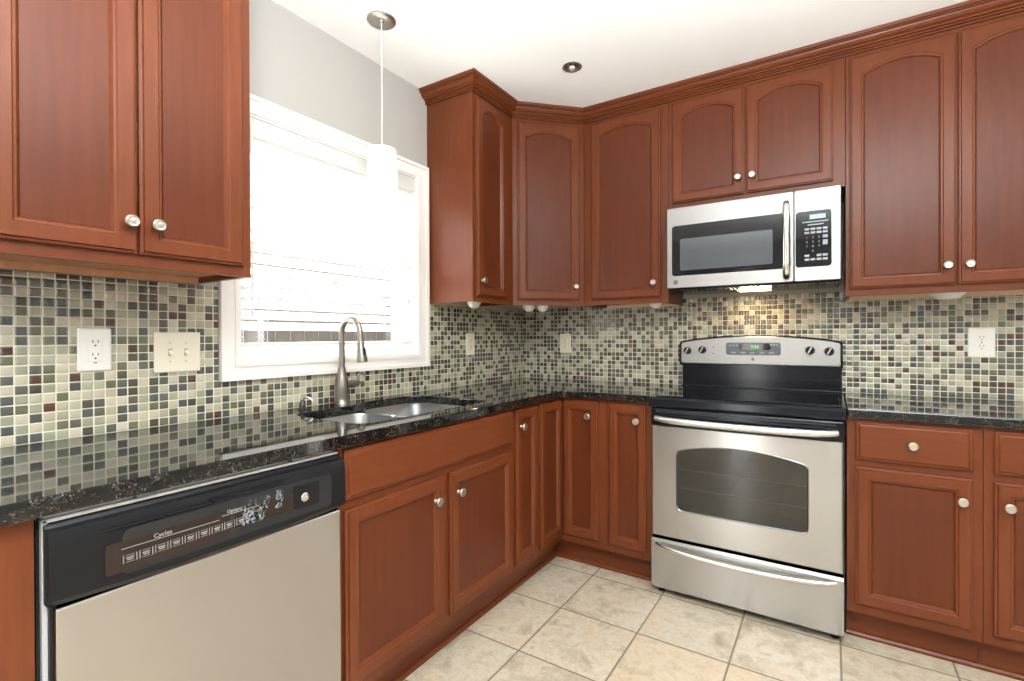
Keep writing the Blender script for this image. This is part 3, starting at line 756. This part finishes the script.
MB().loft([[(x, y, z) for x, z in rr(.130, .033, .012, .365, 1.126)] for y in (-.088, -.0905)]).build('display_panel', GREYP, pn)
ds = MB().loft([[(x, y, z) for x, z in rr(.075, .017, .014, .375, 1.137)] for y in (-.0904, -.0912)]).build('clock_display', BLACKGLASS, pn)
text('9:34', .021, ds, (.375, -.0914, 1.1295), FRONT, DIGIT, 'clock_digits')
m = MB()
for i in range(5): m.box(.262+i*.045, .286+i*.045, -.0915, -.0905, 1.102, 1.109, .0003)
for i in range(3): m.box(.25+i*.017, .262+i*.017, -.0915, -.0905, 1.140, 1.147); m.box(.445+i*.014, .455+i*.014, -.0915, -.0905, 1.144, 1.150)
m.build('touch_key', GREYKEY, pn)
def emblem(parent, x, y, z, r):
    m = MB(); m.lathe([(r, 0), (r, .0012), (r*.84, .0018), (r*.8, .001), (.0001, .001)], (x, y, z), 'y', 20)
    m.tube([(x-r*.45, y-.0014, z-r*.25), (x-r*.3, y-.0018, z+r*.4), (x, y-.0018, z), (x-r*.1, y-.0018, z-r*.4), (x+r*.25, y-.0018, z+r*.1), (x+r*.5, y-.0014, z+r*.35)], r*.09, 5)
    m.build('emblem', GREYP, parent)
emblem(pn, .366, -.088, 1.072, .008)

# ------------------------------------------------------------------ microwave
MA, MBx = 1.1065, 1.8500; w = MBx-MA; MZ0, MZ1 = 1.435, 1.841
mw = thing('microwave', 'stainless over-the-range microwave hanging above the cooktop', 'microwave', (MA, 0, MZ0)); hh = MZ1-MZ0
MB().box(.002, w-.002, -.365, -.010, .002, hh-.001).build('body', BLACKP, mw)
xs = .567
def ring_rect(m, o, i, y0, y1, e=.003):
    O = rr((o[1]-o[0])/2, (o[3]-o[2])/2, .006, (o[0]+o[1])/2, (o[2]+o[3])/2); Oe = rr((o[1]-o[0])/2-e, (o[3]-o[2])/2-e, .005, (o[0]+o[1])/2, (o[2]+o[3])/2)
    I_ = rr((i[1]-i[0])/2, (i[3]-i[2])/2, .014, (i[0]+i[1])/2, (i[2]+i[3])/2)
    f = lambda P, y: [(x, y, z) for x, z in P]
    m.loft([f(O, y0), f(O, y1+e), f(Oe, y1), f(I_, y1), f(I_, y0)], False, False)
m = MB(); ring_rect(m, (0, xs-.001, 0, hh), (.026, xs-.014, .062, .314), -.3655, -.392); md = m.build('door', STEEL_MW, mw)
wn_ = rr(.2625, .1255, .0135, .0265+.2625, .188)
m = MB(); m.loft([[(x, y, z) for x, z in wn_] for y in (-.370, -.390)]); m.build('door_glass', BLACKGLASS, md)
m = MB(); m.loft([[(x, y, z) for x, z in rr(.208, .079, .008, .066+.208, .167)] for y in (-.3899, -.3908)]); m.build('viewing_window', MWGLASS, md)
hp = [(.538, -.392, .018), (.538, -.410, .022), (.538, -.424, .045), (.538, -.428, .10), (.538, -.430, .19), (.538, -.428, .28), (.538, -.424, .335), (.538, -.410, .358), (.538, -.392, .362)]
MB().tube(hp, [(.012, .007), (.013, .008), (.014, .009), (.0145, .010), (.0145, .010), (.0145, .010), (.014, .009), (.013, .008), (.012, .007)], 14).build('handle', CHROME, md, smooth=60)
emblem(md, .045, -.392, .030, .012)
m = MB(); ring_rect(m, (xs+.001, w, 0, hh), (xs+.006, w-.034, .062, .309), -.3655, -.392); mc = m.build('control_panel', STEEL_MW, mw)
cw0, cw1 = xs+.0065, w-.0345
m = MB(); m.loft([[(x, y, z) for x, z in rr((cw1-cw0)/2, .123, .0135, (cw0+cw1)/2, .1855)] for y in (-.370, -.3905)]); kp = m.build('keypad', BLACKGLASS, mc)
kx0 = cw0+.032; kw = cw1-.012-kx0
MB().box(kx0+.022, kx0+.082, -.3913, -.390, .272, .292, .0004).build('display', LCD, kp)
def keyrow(z, h, cols, fw=.8, name='key'):
    for c in cols:
        m = MB(); cwid = kw/4; m.box(kx0+c*cwid+cwid*.1, kx0+c*cwid+cwid*(.1+fw), -.3911, -.390, z, z+h, .0003); m.build(name, GREYKEY, kp)
MB().box(kx0-.006, kx0+kw, -.3911, -.390, .258, .263).build('key_legend', GREYKEY, kp); MB().box(kx0+.014, kx0+kw*.82, -.3911, -.390, .245, .250).build('key_legend', GREYKEY, kp)
keyrow(.224, .010, range(4)); keyrow(.208, .010, range(4))
keyrow(.186, .013, [3]); keyrow(.156, .022, [3]); keyrow(.107, .010, [0, 2, 3]); keyrow(.090, .010, range(4))
k_ = 1
for z in (.187, .168, .149):
    for c in range(3):
        text(str(k_), .013, kp, (kx0+(c+.5)*kw/4, -.3908, z), FRONT, GREYKEY, 'key_digit'); k_ += 1
text('0', .013, kp, (kx0+1.5*kw/4, -.3908, .128), FRONT, GREYKEY, 'key_digit')
m = MB(); m.box(.01, w-.01, -.36, -.02, -.006, .0018)
for i in range(14): m.box(.06+i*.018, .068+i*.018, -.30, -.20, -.008, -.006)
ub = m.build('underside_grille', BLACK, mw)
MB().box(.30, .45, -.17, -.10, -.0105, -.0062, .002).build('lamp_lens', LENS, ub)
lo = light('cooktop_lamp', 'AREA', (MA+.375, -.135, MZ0-.013), (R(-14), 0, 0), 2.2, (1, .74, .42), shape='RECTANGLE', size=.15, size_y=.06); lo.parent = None

# ------------------------------------------------------------------ wall plates
def plate(name, label, cat, side, along, z, w, h, mat, kind):
    if side == 'L': t = thing(name, label, cat, (TT+.0005, -along, z), pi/2)
    else: t = thing(name, label, cat, (along, -TT-.0005, z), 0)
    MB().loft([[(x, y, zz) for x, zz in rr(w/2-e, h/2-e, .004, 0, 0, 3)] for e, y in ((0, 0), (0, -.003), (.003, -.0055))]).build('cover_plate', mat, t)
    if kind in ('decora', 'duplex'):
        if kind == 'decora':
            MB().box(-.0165, .0165, -.0085, -.005, -.0335, .0335, .001).build('receptacle', mat, t)
            m = MB(); m.box(-.004, .004, -.0093, -.0082, -.039, -.0365); 
            zs = (.0185, -.0185)
        else:
            m0 = MB()
            for zz in (.0195, -.0195): m0.loft([[(x, y, z_) for x, z_ in rr(.0165, .0145, .008, 0, zz, 4)] for y in (-.005, -.008)])
            m0.build('receptacle', mat, t); m = MB(); zs = (.0195, -.0195)
            m.lathe([(.0028, 0), (.0001, .001)], (0, -.0055, 0), 'y', 8)
        for zz in zs:
            for sx in (-1, 1): m.box(sx*.0062-.0011, sx*.0062+.0011, -.0091, -.0075, zz+.001, zz+.009)
            m.lathe([(.0026, 0), (.0026, .0012), (.0001, .0012)], (0, -.0078, zz-.0065), 'y', 10)
        m.build('slots', SLOT, t)
    elif kind == 'switch2':
        for x in (-.023, .023):
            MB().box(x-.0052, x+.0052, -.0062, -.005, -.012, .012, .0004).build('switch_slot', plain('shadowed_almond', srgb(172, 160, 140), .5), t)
            m = MB(); m.loft([[(x-.004, -.0058, -.004), (x+.004, -.0058, -.004), (x+.004, -.0058, .006), (x-.004, -.0058, .006)], [(x-.0034, -.018, -.011), (x+.0034, -.018, -.011), (x+.0034, -.018, -.004), (x-.0034, -.018, -.004)]])
            m.build('toggle', mat, t)
            m = MB()
            for zz in (.030, -.030): m.lathe([(.003, 0), (.0025, .001), (.0001, .0012)], (x, -.0054, zz), 'y', 10)
            m.build('screw', NICKEL, t)
    return t
plate('outlet', 'white outlet with square face on the mosaic at far left', 'outlet', 'L', 2.364, 1.161, .078, .124, WHITEP, 'decora')
plate('light_switch', 'almond double toggle switch plate between left outlet and window', 'switch', 'L', 2.150, 1.148, .134, .130, CREAMP, 'switch2')
plate('outlet', 'pale outlet on the left wall between the window and the corner', 'outlet', 'L', .613, 1.152, .080, .128, CREAMP, 'duplex')
plate('outlet', 'pale outlet on the stove wall near the corner, left of the range', 'outlet', 'B', .331, 1.149, .080, .125, CREAMP, 'duplex')
plate('outlet', 'white outlet on the stove wall right of the range', 'outlet', 'B', 2.369, 1.161, .090, .130, WHITEP, 'duplex')

# ------------------------------------------------------------------ puck lights under the wall cabinets
def puck(x, y, z, label, k=.92):
    t = thing('puck_light', label, 'light', (x, y, z), 0, 'puck lights under the wall cabinets')
    MB().lathe([(r*k, h) for r, h in [(.038, 0), (.040, -.006), (.038, -.020), (.033, -.026)]], n=22).build('housing', WHITEP, t, smooth=40)
    MB().lathe([(r*k, h) for r, h in [(.030, -.026), (.029, -.033), (.020, -.041), (.0001, -.044)]], n=20).build('lens', plain('frosted_lens', srgb(238, 234, 226), .3), t, smooth=60)
BZ = UZ0+.0175
puck(.20, -.82, BZ, 'white puck light under the narrow wall cabinet beside the window')
puck(.325, -.462, BZ-.006, 'white puck light under corner cabinet, left one of the close pair')
puck(.383, -.405, BZ-.006, 'white puck light under corner cabinet, right one of the close pair')
puck(1.00, -.23, BZ, 'white puck light under the wall cabinet just left of the microwave')
puck(2.225, -.21, 1.3845, 'white puck light under the wall cabinet right of the microwave', 1.55)

# ------------------------------------------------------------------ pendant and downlight
pd = thing('pendant_light', 'small pendant with glowing white glass shade hanging before the window', 'pendant light', (.265, -1.51, H))
MB().lathe([(.058, -.0005), (.058, -.005), (.055, -.0075), (.012, -.009), (.0085, -.014), (.0001, -.014)], n=28).build('canopy', NICKEL, pd, smooth=40)
MB().tube([(0, 0, -.01), (0, 0, -.42)], .0022, 8).build('cord', plain('clear_cord', srgb(226, 220, 210), .4), pd)
MB().tube([(0, 0, -.415), (0, 0, -.528)], .0045, 10).build('stem', NICKEL, pd)
MB().lathe([(.0001, -.500), (.030, -.502), (.033, -.508), (.033, -.520)], n=20).build('shade_cap', NICKEL, pd, (0, 0, -.02), smooth=40)
m = MB(); m.lathe([(.034, -.507), (.053, -.509), (.0555, -.514), (.0545, -.520), (.057, -.56), (.059, -.60), (.060, -.64), (.059, -.68), (.0555, -.708), (.0525, -.708), (.056, -.68), (.057, -.64), (.054, -.56), (.050, -.52), (.034, -.512)], n=28, cap=False)
m.build('glass_shade', SHADE, pd, (0, 0, -.02), smooth=40)
light('pendant_bulb', 'POINT', (.265, -1.51, H-.62), (0, 0, 0), 3, (1, .88, .7), shadow_soft_size=.03)
dl_ = thing('recessed_downlight', 'small dark-ringed recessed downlight in the ceiling', 'downlight', (.765, -.775, H))
MB().lathe([(.046, -.0005), (.046, -.004), (.041, -.006), (.034, -.005), (.033, -.0006)], n=28, cap=False).build('trim_ring', plain('dark_trim_ring', srgb(150, 145, 140), .3, .8), dl_, smooth=40)
MB().lathe([(.033, -.001), (.028, -.003), (.020, -.0045), (.0001, -.005)], n=24).build('reflector', plain('mirror_reflector', srgb(170, 164, 160), .2, .9), dl_, smooth=40)
MB().lathe([(.014, -.0045), (.013, -.010), (.0001, -.012)], n=16).build('bulb', plain('unlit_bulb', srgb(225, 222, 218), .2), dl_, smooth=40)
